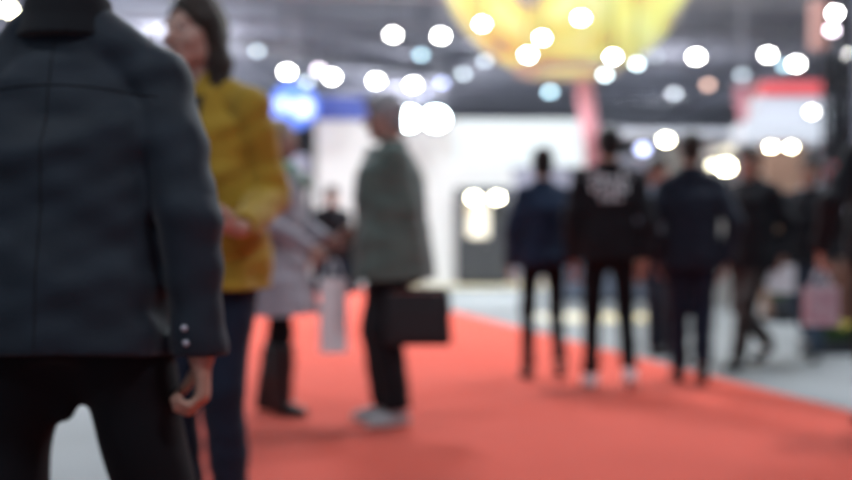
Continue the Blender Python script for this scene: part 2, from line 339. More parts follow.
def person(label, loc, rz, H=1.75, female=False, vox=0.0075, skin='skin', hair='hair_dark', hairstyle='short', lean=0.03,
           feet=((0.10, 0.02), (-0.10, -0.02)), heel=(0.0, 0.0), toe=(0.12, -0.12), hands=None, curl=(0.35, 0.35), palm=None,
           head=(0, 0), top='slate', top_hem=0.80, top_w=1.0, bottom='black', shoes='leather', sole='sole_black', open_front=None,
           collar=None, cuff=0.0, drop=0.0, boots=False, slim=1.0, flare=0.0, seed=1, hand_dir=None, inner='shirt_dark', elbow=((.5, .6, 0), (-.5, .6, 0)),
           group=None, pants_w=1.0, gusset=False, sdrop=0.015):
    s = H / 1.75
    root = empty('person', label, 'person', loc, rz, group)
    sh = 0.185 if not female else 0.16; hp = 0.09
    fw = lambda z: -lean * max(z - 0.95, 0)
    dz = -drop
    def T(x, y, z): return V(x, y + fw(z), z + dz) * s
    NK = T(0, 0.015, 1.46); 
    HC = T(0, -0.012 - 0.0, 1.632)                      # head centre
    if hands is None: hands = ((0.27, -0.02, 0.83), (-0.27, -0.02, 0.83))
    J = {}
    for q, sg in ((0, 1), (1, -1)):
        S0 = T(sg * sh, 0.01, 1.408 - sdrop); W0 = V(*hands[q]) * s
        E, W = ik(S0, W0, 0.292 * s, 0.262 * s, elbow[q])
        hip = T(sg * hp, 0.0, 0.925)
        fx, fy = feet[q]; an = V(fx, fy, 0.085 + heel[q]) * s
        K, an = ik(hip, an, 0.425 * s, 0.425 * s, (sg * 0.08, -1, 0))
        J[q] = dict(S=S0, E=E, W=W, hip=hip, K=K, A=an, sg=sg, toe=toe[q], lift=heel[q])
    pts = np.array([J[q][k] for q in (0, 1) for k in ('S', 'E', 'W', 'hip', 'K', 'A')])
    lo = pts.min(0) - 0.26; hi = pts.max(0) + 0.26; lo[2] = -0.01; hi[2] = HC[2] + 0.15 * s
    HR = rotm(head[0], head[1])
    hp_ = lambda x, y, z: HC + HR @ (V(x, y, z) * s)
    # --- the body: one continuous surface
    S = SDF(lo, hi, vox)
    m = 0.93 if female else 1.0
    body = [(0.82, .06, .075), (0.88, .155, .10), (0.95, .165, .112), (1.05, .140 if female else .150, .100), (1.15, .135 if female else .150, .10), (1.27 - sdrop, .158, .115), (1.35 - sdrop, .160, .105), (1.40 - sdrop, .115, .08), (1.46 - sdrop * .5, .06, .06)]
    rows = lambda st, wx=1.0, wy=1.0: [(T(0, 0, z)[2], 0, T(0, 0, z)[1], a * s * m * wx, b * s * wy) for z, a, b in st]
    S.loft(rows(body), k=0.03)
    S.cone(T(0, 0.02, 1.40), hp_(0, 0.02, -0.05), 0.062 * s * m, 0.056 * s * m, 0.03)
    for q in (0, 1):
        j = J[q]; sg = j['sg']
        S.cone(T(sg * 0.03, 0.02, 1.445 - sdrop * .5), j['S'], 0.046 * s * m, 0.050 * s * m, 0.015)
        S.cone(j['S'], j['E'], 0.055 * s * m, 0.042 * s * m, 0.03); S.cone(j['E'], j['W'], 0.042 * s * m, 0.027 * s * m, 0.015)
        S.cone(j['hip'], j['K'], 0.088 * s * m * slim, 0.058 * s * m * slim, 0.03); S.cone(j['K'], j['A'], 0.056 * s * m * slim, 0.038 * s * m, 0.02)
        fd = rotm(j['toe'], 0) @ V(0, -1, 0)
        tz = 0.035 * s
        S.cone(j['A'] - V(0, 0, 0.03) * s, V(*(j['A'] + fd * 0.13 * s)[:2], tz), 0.035 * s, 0.026 * s, 0.02)
        hd = hand_dir[q] if hand_dir and hand_dir[q] is not None else unit(unit(j['W'] - j['E']) + V(0, 0, -0.4))
        pn = palm[q] if palm and palm[q] is not None else V(-sg, 0.15, 0)
        side = V(0, -1, 0) if abs(unit(pn) @ V(0, 1, 0)) < 0.7 else V(-sg, 0, 0)
        hand(S, j['W'], hd, pn, side, curl[q], 0.98 * s * m)
        j['hd'] = unit(hd); j['pn'] = pn
    R = HR
    e = lambda c, r, k=0.015, op='u', rr=None: S.ell(hp_(*c), V(*r) * s, k * 1.0, R if rr is None else rr, op)
    e((0, .016, .030), (.074, .094, .086)); e((0, -.028, -.030), (.060, .062, .078), 0.03); e((0, -.066, -.093), (.026, .022, .020), 0.03)
    for sg in (1, -1):
        e((sg * .040, -.058, -.028), (.022, .026, .026), 0.02); e((sg * .046, -.02, -.068), (.016, .03, .026), 0.02)
        e((sg * .030, -.098, .012), (.016, .012, .0095), 0.010, 's')
        e((sg * .031, -.079, .028), (.020, .014, .007), 0.010); e((sg * .030, -.0785, .0195), (.0155, .0128, .0058), 0.003); e((sg * .030, -.0775, .0025), (.0150, .0122, .0045), 0.003)
        e((sg * .077, .004, -.004), (.008, .019, .030), 0.006); e((sg * .083, -.001, .0), (.005, .009, .016), 0.004, 's')
        e((sg * .011, -.100, -.027), (.009, .010, .008), 0.006)
    S.cone(hp_(0, -.086, .018), hp_(0, -.112, -.022), .008 * s, .011 * s, 0.010)
    e((0, -.090, -.050), (.024, .010, .006), 0.006); e((0, -.089, -.060), (.021, .010, .007), 0.006)
    bo = S.mesh('body', M[skin], root)
    for sg in (1, -1):
        ey = MB(); c = hp_(sg * .030, -.0795, .011)
        ey.lathe([(0.0005, -.0108), (.0076, -.0076), (.0108, 0), (.0076, .0076), (.0005, .0108)], 14, tuple(c)); eo = ey.build('eye', M['eye'], root, True)
        ic = hp_(sg * .030, -.0855, .011); ii = MB(); ii.lathe([(0.0004, -.0062), (.0046, -.0044), (.0062, 0), (.0046, .0044), (.0004, .0062)], 12, tuple(ic)); ii.build('iris', M['iris'], eo, True)
    # --- hair
    Hh = SDF(HC - V(.17, .19, .36 if hairstyle in ('long', 'wavy') else .17) * s, HC + V(.17, .19, .17) * s, 0.006)
    h_ = lambda c, r, k=0.02, op='u': Hh.ell(hp_(*c), V(*r) * s, k, R, op)
    h_((0, .020, .036), (.084, .104, .094), 0)
    if hairstyle == 'short':
        h_((0, .055, -.035), (.072, .060, .060)); h_((0, -.125, -.052), (.105, .110, .100), 0.01, 's'); h_((0, -.02, -.115), (.12, .10, .085), 0.02, 's')
        h_((0, -.05, .088), (.06, .05, .034), 0.02)
    elif hairstyle == 'bun':
        h_((0, .045, -.025), (.080, .07, .075)); h_((0, -.125, -.045), (.10, .112, .105), 0.01, 's'); h_((0, .108, .082), (.050, .045, .045), 0.01)
    elif hairstyle == 'bald':
        h_((0, .05, -.02), (.072, .06, .06)); h_((0, -.125, -.03), (.12, .115, .125), 0.01, 's'); h_((0, -.01, -.11), (.12, .10, .07), 0.02, 's')
    else:
        w = 1.0 if hairstyle == 'long' else 1.15
        for sg in (1, -1):
            Hh.cone(hp_(sg * .062, .02, .03), hp_(sg * .078, .03, -.10), .036 * s, .040 * s * w, 0.02)
            Hh.cone(hp_(sg * .078, .03, -.10), hp_(sg * .095, .0, -.27 if hairstyle == 'long' else -.15), .040 * s * w, .030 * s * w, 0.02)
        Hh.cone(hp_(0, .07, 0), hp_(0, .085, -.19), .062 * s, .055 * s * w, 0.03)
        h_((0, -.112, -.035), (.060, .095, .112), 0.012, 's'); h_((0, -.10, -.15), (.07, .10, .12), 0.012, 's')
        h_((0, .015, .10), (.06, .07, .03), 0.02); Hh.cone(hp_(0, -.11, .145), hp_(0, .05, .150), .014 * s, .012 * s, 0.02, op='s')
    X, Y, Z = Hh.ax[0][:, None, None], Hh.ax[1][None, :, None], Hh.ax[2][None, None, :]
    Hh.D += (0.0018 * np.sin(420 * X + 60 * np.sin(11 * Z)) * np.sin(230 * Y + 20 * Z)).astype(np.float32)
    Hh.mesh('hair', M[hair], root)
    # --- trousers / leggings
    def legs(hm, g, wr=True, z_top=1.0):
        L = SDF(lo, V(hi[0], hi[1], 1.12 * s), max(vox, 0.008))
        L.loft(rows([(0.795, .07, .088), (0.84, .12, .108), (0.90, .166, .118), (0.97, .168, .120), (z_top + .04, .150, .108)]), k=0.0)
        for q in (0, 1):
            j = J[q]; A2 = j['A'] + (j['K'] - j['A']) * 0.03
            L.cone(j['hip'], j['K'], (0.088 * m * slim + .016 * g) * s, (0.058 * m * slim + .018 * g) * s, 0.025)
            L.cone(j['K'], A2, (0.056 * m * slim + .020 * g) * s, (0.040 * m + .018 * g) * s, 0.02, flat=True)
        if gusset: L.cone(T(0, 0, .88), T(0, 0, .68), .09 * s, .015 * s, 0.05)
        if wr: L.wrinkle(0.0045, seed + 5, 1.0); L.wrinkle(0.004, seed + 15, 1.7, (0.1, 0.5))
        return L.mesh('trousers' if not boots else 'leggings', M[hm], root)
    legs(bottom, pants_w)
    # --- shoes or boots
    for q in (0, 1):
        j = J[q]; fd = rotm(j['toe'], 0) @ V(0, -1, 0); sd = V(-fd[1], fd[0], 0); A = j['A']; lf = j['lift']
        F = SDF(A - V(.25, .25, .12 + lf), A + V(.25, .25, .36 * (1 if boots else .35)), 0.006)
        hb = A - V(0, 0, 0.045) * s - fd * 0.028 * s; tp = V(*(A + fd * 0.155 * s)[:2], (0.034 + lf * 0.12) * s)
        bl = V(*(A + fd * 0.085 * s)[:2], (0.038 + lf * 0.35) * s)
        F.cone(hb, bl, 0.037 * s * m, 0.040 * s * m, 0.02); F.cone(bl, tp, 0.041 * s * m, 0.029 * s * m, 0.02)
        F.cone(A - V(0, 0, .02) * s, A + V(0, 0, .015) * s, 0.046 * s * m, 0.048 * s * m, 0.02, flat=True)
        if boots: F.cone(A - V(0, 0, .02) * s, A + (j['K'] - A) * 0.80, 0.062 * s, 0.082 * s, 0.02, flat=True); F.wrinkle(0.003, 3)
        if lf < 0.02: F.cutz(0.012 * s)
        shn = F.mesh('boot' if boots else 'shoe', M[shoes], root)
        G = SDF(A - V(.25, .25, .14 + lf), A + V(.25, .25, .0), 0.006)
        dn = V(0, 0, -0.030) * s
        fz = V(0, 0, 1)
        G.cone(hb + dn * 0.55, bl + dn * 0.6, 0.037 * s * m, 0.043 * s * m, 0.012, fl=(fz, 2.4)); G.cone(bl + dn * 0.6, tp + dn * 0.5, 0.043 * s * m, 0.032 * s * m, 0.012, fl=(fz, 2.4))
        G.cutz(0.0)
        G.mesh('sole', M[sole], shn)
    # --- inner shirt where the jacket is open
    if open_front is not None:
        I = SDF(V(-.3, -.3, 0.85) * s, V(.3, .3, 1.56) * s, 0.008)
        I.loft([(r[0], r[1], r[2], r[3], r[4] + 0.010 * s) for r in rows([(0.90, .168, .122), (1.05, .155, .112), (1.15, .152, .11), (1.26 - sdrop, .160, .12), (1.33 - sdrop, .156, .106), (1.39 - sdrop, .108, .082), (1.47 - sdrop, .066, .066)])], k=0)
        I.wrinkle(0.003, seed + 8); I.mesh('shirt', M[inner], root)
    # --- jacket or coat
    Jt = SDF(lo, V(hi[0], hi[1], 1.60 * s), vox)
    f = flare; w = top_w
    if female: prof = [(0.50, .215 + f, .165 + f), (0.80, .200 + f * .5, .150 + f * .4), (0.95, .193, .143), (1.10, .165, .122), (1.27, .185, .140), (1.36, .182, .124), (1.42, .140, .098), (1.475, .078, .075)]
    else: prof = [(0.50, .215, .162), (0.80, .208, .160), (0.95, .200, .150), (1.10, .184, .136), (1.27 - sdrop, .182, .138), (1.35 - sdrop, .178, .124), (1.41 - sdrop * .8, .135, .098), (1.475, .076, .076)]
    th = top_hem
    prof = [(th - 0.03, np.interp(th, [p[0] for p in prof], [p[1] for p in prof]), np.interp(th, [p[0] for p in prof], [p[2] for p in prof]))] + [p for p in prof if p[0] > th]
    st = rows(prof, w, w)
    Jt.loft(st, k=0, folds=(7, 0.025, (1.15 + dz) * s, (th + dz) * s, seed))
    for q in (0, 1):
        j = J[q]; sg = j['sg']
        aw = 1 + (w - 1) * 0.5
        Jt.cone(T(sg * 0.035, 0.02, 1.445), j['S'] + V(0, 0, -.004), 0.062 * s * m, 0.062 * s * m, 0.012)
        Jt.cone(j['S'], j['E'], 0.066 * s * aw * m, 0.060 * s * aw * m, 0.016)
        W2 = j['W'] + unit(j['W'] - j['E']) * (0.004 + cuff) * s
        Jt.cone(j['E'], W2, 0.060 * s * aw * m, 0.046 * s * aw * m, 0.014, flat=True)
    Jt.wrinkle(0.0055, seed, 0.9); Jt.wrinkle(0.003, seed + 20, 2.0)
    Jt.cutz((th + dz) * s, wave=0.004)
    if open_front is not None:
        hw, ztop = open_front
        X, Y, Z = Jt.ax[0][:, None, None], Jt.ax[1][None, :, None], Jt.ax[2][None, None, :]
        wd = hw * (0.55 + 0.45 * np.clip((Z - th * s) / (0.6 * s), 0, 1))
        cut = np.maximum(np.abs(X) - wd, Y + 0.03 + lean * np.maximum(Z - .95, 0)); Jt.D = np.maximum(Jt.D, -cut).astype(np.float32)
        Jt.D = np.maximum(Jt.D, -np.maximum(np.abs(X) - 0.11, Y + 0.06)-10*(Z < 0)).astype(np.float32) if False else Jt.D
    Jt.pocket((th + dz) * s)
    jk = Jt.mesh('coat' if top_hem < 0.7 else 'jacket', M[top], root)
    # collar: a standing ring open at the throat
    cz = T(0, 0.018, 1.455)
    K = SDF(cz - V(.14, .14, .05) * s, cz + V(.14, .14, .10) * s, 0.0055)
    K.loft([(cz[2] - .03 * s, 0, cz[1], .104 * s * m, .098 * s * m), (cz[2] + .01 * s, 0, cz[1], .092 * s * m, .088 * s * m), (cz[2] + .055 * s, 0, cz[1] + .002, .084 * s * m, .082 * s * m)], k=0, e=2)
    K.loft([(cz[2] - .06 * s, 0, cz[1], .070 * s * m, .068 * s * m), (cz[2] + .10 * s, 0, cz[1], .072 * s * m, .070 * s * m)], k=0.004, e=2, op='s')
    X, Y = K.ax[0][:, None, None], K.ax[1][None, :, None]; Z = K.ax[2][None, None, :]
    K.D = np.maximum(K.D, -(np.maximum(np.abs(X) - (0.012 + np.clip(Z - cz[2] + .02, 0, 1) * 0.6), Y - cz[1] + 0.02))).astype(np.float32)
    K.mesh('collar', M[collar or top], jk)
    root['_j'] = 1; del root['_j']
    return root, J, jk, s

def world_of(root, p):
    c, n = math.cos(root.rotation_euler.z), math.sin(root.rotation_euler.z)
    return Vector((root.location.x + c * p[0] - n * p[1], root.location.y + n * p[0] + c * p[1], root.location.z + p[2]))
def zipper(root, jk, z0, z1, mtl, w=0.006):        # front placket tracked on the jacket surface
    bv = BVHTree.FromPolygons([v.co[:] for v in jk.data.vertices], [p.vertices[:] for p in jk.data.polygons])
    pts = []
    for i in range(26):
        z = z0 + (z1 - z0) * i / 25; hit = bv.ray_cast(Vector((0, -1, z)), Vector((0, 1, 0)))
        if hit[0] is not None: pts.append(hit[0] + Vector((0, -0.001, 0)))
    if len(pts) > 3: MB().tube(pts, w, 6).build('zip', mtl, jk)
def place(px, Y): return (gx(px, Y), Y, 0.0)

# 1 the man close by, seen from behind
FC = 0.004                                            # top of the carpet
p1, J1, jk1, s1 = person('person in a slate-grey collared jacket and black trousers, back turned, standing closest to the viewer', (*place(67, 2.22)[:2], FC), PI - 0.06,
    H=1.64, vox=0.006, skin='skin', hair='hair_dark', top='slate', top_hem=0.80, top_w=1.06, bottom='black', shoes='leather', collar='slate2',
    feet=((0.17, 0.06), (-0.24, -0.04)), gusset=True, hands=((0.30, 0.0, 0.78), (-0.280, 0.03, 0.80)), lean=0.05, seed=3, cuff=0.13, pants_w=1.1, sdrop=0.07,
    curl=(0.45, 1.15), head=(0.25, 0.0))
bv = BVHTree.FromPolygons([v.co[:] for v in jk1.data.vertices], [p.vertices[:] for p in jk1.data.polygons])
seam = []
for i in range(40):
    z = 0.76 + 0.64 * i / 39; h = bv.ray_cast(Vector((0, 1, z)), Vector((0, -1, 0)))
    if h[0] is not None: seam.append(h[0] + Vector((0, 0.0005, 0)))
MB().tube(seam, 0.0013, 6).build('back_seam', M['slate2'], jk1)
yk = []
for i in range(41):
    x = -0.19 + 0.38 * i / 40; h = bv.ray_cast(Vector((x, 1, 1.22 + 0.02 * math.cos(x * 8))), Vector((0, -1, 0)))
    if h[0] is not None: yk.append(h[0] + Vector((0, 0.0005, 0)))
MB().tube(yk, 0.0012, 6).build('yoke_seam', M['slate2'], jk1)
for zz in (0.0, 0.035):                               # metal snaps at the right cuff
    a = J1[1]['W'] + unit(J1[1]['E'] - J1[1]['W']) * (0.02 + zz)
    h = bv.find_nearest(Vector(a) + Vector((0.02, 0.09, 0)))
    if h[0] is not None:
        o = MB().lathe([(0.0005, 0), (.006, 0), (.006, .003), (.0005, .004)], 12).build('cuff_snap', M['steel'], jk1, True)
        o.location = h[0]; o.rotation_euler = h[1].to_track_quat('Z', 'Y').to_euler()

# 2 the long-haired man in mustard
p2, J2, jk2, s2 = person('person with long brown hair in an open mustard-yellow jacket and dark jeans, holding a phone', (*place(210, 3.8)[:2], FC), -0.50,
    H=1.74, vox=0.006, skin='skin_pale', hair='hair_brown', hairstyle='long', slim=0.92, top='mustard', top_hem=0.825, top_w=1.03, bottom='jeans',
    open_front=(0.075, 1.4), inner='shirt_dark', feet=((0.08, 0.02), (-0.07, -0.02)), hands=((0.275, -0.20, 1.01), (-0.24, -0.12, 0.95)),
    hand_dir=((-0.55, -0.75, 0.05), None), palm=((-0.3, 0.2, 0.95), None), curl=(0.55, 0.4), head=(-0.08, 0.05), seed=11, lean=0.10,
    elbow=((-0.1, 0.9, -0.4), (-.6, .6, 0)), cuff=-0.01)
wp = world_of(p2, J2[0]['W'] + J2[0]['hd'] * 0.085 + V(-0.01, 0, 0.030))
ph = empty('phone', 'dark smartphone held in the hand of the person in the mustard-yellow jacket', 'phone', wp, p2.rotation_euler.z + 0.3)
MB().box(-.036, .036, -.075, .075, -.004, .004, 0.003).build('phone_case', mat('red_phone_case', (0.30, 0.05, 0.05), 0.5), ph)
MB().box(-.033, .033, -.071, .071, .0041, .0052).build('screen', M['glass_dark'], ph)
ph.rotation_euler.x = 0.35
zipper(p2, jk2, 0.82, 0.83, M['metal'])

# 3 the woman in the lilac coat
p3, J3, jk3, s3 = person('person with blond hair in a pale lilac-grey knee-length coat, green scarf and black boots', (*place(275, 6.73)[:2], FC), 1.22,
    H=1.67, female=True, vox=0.0075, skin='skin_ruddy', hair='hair_blond', hairstyle='wavy', top='lilac', top_hem=0.60, flare=0.070, top_w=1.16,
    bottom='black', shoes='leather', boots=True, feet=((0.085, 0.11), (-0.075, -0.08)), toe=(0.05, -0.1), hands=((0.17, -0.26, 1.04), (-0.15, -0.30, 0.99)),
    hand_dir=((0, -0.9, -0.25), (0, -0.7, -0.6)), palm=((-.9, 0, -.3), (.9, 0, -0.2)), curl=(0.9, 1.1), head=(0.1, 0.02), seed=21, slim=0.95, pants_w=0.9)
sc = SDF(V(-.2, -.25, 1.28), V(.2, .22, 1.55), 0.007)
for i in range(15):
    a = 2 * PI * i / 15; a2 = 2 * PI * (i + 1) / 15
    f_ = lambda t: V(.083 * math.cos(t), .012 + .082 * math.sin(t) - 0.01, 1.405 + .018 * math.sin(t) + 0.006 * math.sin(3 * t))
    sc.cone(f_(a), f_(a2), .036, .036, 0.015)
sc.cone(V(0.02, -.085, 1.40), V(0.045, -.175, 1.30), .038, .030, 0.02); sc.wrinkle(0.005, 4, 1.8)
sc.mesh('scarf', M['scarf'], p3)

def tote(name, label, cat, loc, rz, w, d, h, m, hm, handle_h=0.12, group=None, taper=1.0, print_m=None):
    t = empty(name, label, cat, loc, rz, group)
    w2, d2 = w * taper, d * taper; T_ = 0.003
    b = MB()
    o = [(-w2 / 2, -d2 / 2, -h), (w2 / 2, -d2 / 2, -h), (w2 / 2, d2 / 2, -h), (-w2 / 2, d2 / 2, -h), (-w / 2, -d / 2, 0), (w / 2, -d / 2, 0), (w / 2, d / 2, 0), (-w / 2, d / 2, 0)]
    i_ = [(x * (1 - 2 * T_ / w), y * (1 - 2 * T_ / d), z + (T_ if z < -0.01 else 0)) for x, y, z in o]
    b.add(o + i_, [(0, 3, 2, 1), (0, 1, 5, 4), (1, 2, 6, 5), (2, 3, 7, 6), (3, 0, 4, 7), (8, 9, 10, 11), (8, 12, 13, 9), (9, 13, 14, 10), (10, 14, 15, 11), (11, 15, 12, 8),
                   (4, 5, 13, 12), (5, 6, 14, 13), (6, 7, 15, 14), (7, 4, 12, 15)])
    bo = b.build('bag_body', m, t)
    for sy in (-1, 1):
        pts = [(w * 0.22 * math.cos(a), sy * d / 2 * (1 - 0.9 * math.sin(a)), handle_h * math.sin(a) - 0.01) for a in [PI * i / 14 for i in range(15)]]
        MB().tube(pts, 0.004, 6).build('handle', hm, t)
    if print_m:
        MB().box(-w * .28, w * .28, -d / 2 - 0.002, -d / 2 + .001, -h * .62, -h * .35).build('printed_mark', print_m, t)
    return t
bw = world_of(p3, J3[1]['W'] + J3[1]['hd'] * 0.085)
bw.y -= 0.05
pb = tote('paper_bag', 'tall white paper carrier bag with handles, hanging beside the person in the lilac coat', 'bag', (bw.x + 0.075, bw.y, bw.z - 0.11), 0.25, 0.145, 0.08, 0.40, M['paper'], M['paper'], 0.115)
hb_ = world_of(p3, J3[0]['E'] * 0.35 + J3[0]['W'] * 0.65)
hg = empty('handbag', 'dark navy handbag hanging from the arm of the person in the lilac coat', 'bag', (hb_.x + 0.10, hb_.y, hb_.z - 0.16), 0.5)
B = SDF(V(-.2, -.12, -.22), V(.2, .12, .06), 0.006); B.loft([(-.18, 0, 0, .14, .055), (-.17, 0, 0, .15, .06), (-.05, 0, 0, .135, .045), (0.01, 0, 0, .115, .02)], k=0, e=3); B.wrinkle(0.003, 5)
B.mesh('bag_body', M['navy'], hg)
for sy in (-1, 1): MB().tube([(0.085 * math.cos(a), sy * 0.015, 0.16 * math.sin(a) - 0.01) for a in [PI * i / 14 for i in range(15)]], 0.006, 8).build('handle', M['leather'], hg, True)

# 4 the grey-haired man with the briefcase
p4, J4, jk4, s4 = person('person with short grey hair in a green-grey parka and pale trainers, carrying a black briefcase', (*place(393, 6.35)[:2], FC), -PI / 2 + 0.12,
    H=1.76, vox=0.0072, skin='skin_ruddy', hair='hair_grey', hairstyle='short', sdrop=0.0, top='parka', top_hem=0.775, top_w=1.38, bottom='black2', shoes='sneaker', sole='sole_white',
    feet=((0.09, 0.02), (-0.09, -0.03)), toe=(0.2, -0.15), hands=((0.20, 0.10, 0.82), (-0.19, -0.17, 1.02)), palm=((-1, 0.1, 0), (0.9, 0, -0.3)),
    hand_dir=((0.05, 0.05, -1), (0.3, -0.9, 0)), curl=(1.15, 0.7), head=(-0.05, 0.12), seed=31, lean=0.05, pants_w=1.9)
# left hand faces the camera: hang the briefcase from it
bc = world_of(p4, J4[0]['W'] + V(0.005, 0.0, -0.095))
br = empty('briefcase', 'black soft briefcase with top handle carried by the person in the green-grey parka', 'briefcase', bc, -0.02)
Bf = SDF(V(-.23, -.10, -.36), V(.25, .10, 0), 0.006)
Bf.loft([(-.335, .02, 0, .180, .045), (-.32, .02, 0, .193, .056), (-.17, .02, 0, .195, .060), (-.06, .02, 0, .188, .05), (-.035, .02, 0, .165, .03)], k=0, e=5); Bf.wrinkle(0.002, 9)
Bf.mesh('case_body', M['nylon'], br); br.scale = (0.90, 1, 1)
MB().box(-.12, .16, -.068, -.052, -.29, -.13, 0.006).build('front_pocket', M['nylon'], br)
MB().tube([(-.05, 0, -.045), (-.045, 0, -.012), (-.02, 0, 0.0), (.03, 0, 0.0), (.055, 0, -.012), (.06, 0, -.045)], 0.008, 8).build('handle', M['leather'], br, True)
MB().tube([(-.16, -.03, -.07), (-.10, -.056, -.055), (.12, -.056, -.055), (.19, -.03, -.08)], 0.003, 6).build('zip', M['metal'], br)
zipper(p4, jk4, 0.80, 1.45, M['metal_dark'])

# 5..11 the people further off
p5, J5, jk5, s5 = person('person in a navy jacket and slim black trousers, dark hair pinned up, walking away', (*place(543, 8.45)[:2], FC), PI + 0.05,
    H=1.66, female=True, hair='hair_dark', hairstyle='bun', top='navy', top_hem=0.86, top_w=1.14, bottom='black', shoes='leather', slim=0.84, pants_w=0.8,
    feet=((0.105, -0.06), (-0.11, 0.12)), heel=(0.0, 0.05), hands=((0.24, -0.03, 0.86), (-0.235, 0.03, 0.86)), seed=41)
p6, J6, jk6, s6 = person('person walking away in a black jacket with white lettering on the back, white trainers', (*place(609, 7.9)[:2], FC), PI - 0.05,
    H=1.76, hair='hair_dark', hairstyle='short', top='black2', top_hem=0.86, top_w=1.02, bottom='black', shoes='sneaker_white', sole='sole_white', slim=0.88, pants_w=0.7,
    feet=((0.11, -0.10), (-0.115, 0.18)), heel=(0, 0.06), hands=((0.225, -0.06, 0.86), (-0.225, 0.06, 0.86)), seed=51)
bv = BVHTree.FromPolygons([v.co[:] for v in jk6.data.vertices], [p.vertices[:] for p in jk6.data.polygons])
strokes = [[(0, 0, .30, .9), (.5, .2, .8, 1)], [(0, .1, .9, .45), (.1, .6, .7, .9)], [(.2, 0, .55, 1), (.7, .3, .95, .8)], [(0, .2, .4, .8), (.5, 0, .9, .6)], [(.05, .55, .95, .95), (.3, 0, .6, .4)]]
pr = MB()
for zc, n, hgt, wd in ((1.425, 7, 0.085, 0.046), (1.345, 6, 0.070, 0.042), (1.275, 4, 0.050, 0.038)):
    for i in range(n):
        g = strokes[(i * 3 + n) % 5]; x0 = (i - n / 2) * wd
        for (a, b, c, d) in g:
            q = []
            for (u, v) in ((a, b), (c, b), (c, d), (a, d)):
                h = bv.ray_cast(Vector((-(x0 + u * wd * 0.74), 1, zc + (v - 0.5) * hgt)), Vector((0, -1, 0)))
                q.append(h)
            if all(h[0] is not None for h in q):
                o = [h[0] + Vector((0, 0.004, 0)) for h in q]; i2 = [h[0] - Vector((0, 0.004, 0)) for h in q]
                pr.add(o + i2, [(0, 1, 2, 3), (7, 6, 5, 4), (0, 4, 5, 1), (1, 5, 6, 2), (2, 6, 7, 3), (3, 7, 4, 0)])
pr.build('back_lettering', M['print_white'], jk6)
p7, J7, jk7, s7 = person('person in a blue-grey jacket and dark trousers, half hidden by the navy suit jacket', (*place(656, 10.5)[:2], 0), 0.5,
    H=1.74, hair='hair_brown', top='bluegrey', top_hem=0.84, bottom='navy_suit', feet=((0.10, 0.04), (-0.10, -0.08)), hands=((0.25, 0.02, 0.85), (-0.26, -0.04, 0.85)), seed=61, head=(0.2, 0.05), vox=0.008)
p8, J8, jk8, s8 = person('broad-shouldered person in a dark navy suit jacket and navy jeans, back turned', (*place(691, 8.2)[:2], FC), PI - 0.12,
    H=1.75, hair='hair_brown', top='navy_suit', top_hem=0.80, top_w=1.08, sdrop=0.045, bottom='jeans', feet=((0.07, -0.14), (-0.06, 0.14)), heel=(0, 0.05), hands=((0.23, -0.05, 0.86), (-0.23, 0.05, 0.86)), seed=71, pants_w=1.2)
p9, J9, jk9, s9 = person('person in a black jacket and dark brown trousers, striding with a white paper in hand', (*place(752, 9.4)[:2], 0), -0.9,
    H=1.80, hair='hair_brown', top='black2', top_hem=0.80, top_w=1.10, bottom='browncloth', feet=((0.07, -0.27), (-0.07, 0.30)), heel=(0.0, 0.09), drop=0.04,
    hands=((0.22, 0.08, 0.86), (-0.22, -0.10, 0.90)), elbow=((.1, .9, 0), (-.1, .9, 0)), head=(0.1, 0.05), seed=81, vox=0.008, curl=(0.4, 0.7))
p10, J10, jk10, s10 = person('person in a black jacket with pale collar and slate-blue jeans, beside the wooden partition', (*place(811, 10.1)[:2], 0), -0.55,
    H=1.76, hair='hair_brown', top='black2', top_hem=0.84, top_w=1.06, bottom='jeans_mid', collar='shirt_white', feet=((0.08, -0.22), (-0.08, 0.26)), heel=(0.0, 0.08), drop=0.03,
    hands=((0.22, 0.08, 0.86), (-0.22, -0.10, 0.90)), elbow=((.1, .9, 0), (-.1, .9, 0)), head=(0.2, 0.08), seed=91, vox=0.008)
p11, J11, jk11, s11 = person('person in a black coat holding a pale patterned bag, largely outside the frame', (*place(890, 6.2)[:2], FC), PI + 0.1,
    H=1.78, hair='hair_dark', top='black2', top_hem=0.86, top_w=1.15, bottom='black', feet=((0.09, 0.02), (-0.09, -0.03)), hands=((0.35, -0.04, 0.92), (-0.25, 0.02, 0.85)),
    palm=((-1, 0.1, 0), None), hand_dir=((0, -.1, -1), None), curl=(1.1, 0.4), seed=101, vox=0.008)
p12, J12, jk12, s12 = person('small distant person in dark clothes near the end of the carpet, before the white booth', (*place(331, 13.6)[:2], FC), 0.3,
    H=1.66, hair='hair_dark', top='black2', top_hem=0.82, bottom='navy', feet=((0.09, 0.02), (-0.09, -0.03)), hands=((0.25, -0.02, 0.83), (-0.25, -0.02, 0.83)), seed=111, vox=0.009)

# what the far people carry
w9 = world_of(p9, J9[0]['W'] + J9[0]['hd'] * 0.13)
pp = empty('paper_sheet', 'white folded paper in the hand of the person in black and dark brown', 'paper', w9, -0.1)
MB().box(-.105, .105, -.002, .002, -.16, .06).build('front_sheet', M['paper'], pp); MB().box(-.100, .108, .004, .007, -.155, .063).build('rear_sheet', M['paper'], pp)
w11 = world_of(p11, J11[0]['W'] + J11[0]['hd'] * 0.09)
fb = tote('carrier_bag', 'pale carrier bag with pink pattern held by the person in the black coat', 'bag', (w11.x, w11.y, w11.z - 0.10), 0.1, 0.17, 0.07, 0.21,
    mat('pink_patterned_plastic', (0.50, 0.50, 0.55), 0.4, col2=(0.40, 0.26, 0.32), vscale=14), M['paper'], 0.105)

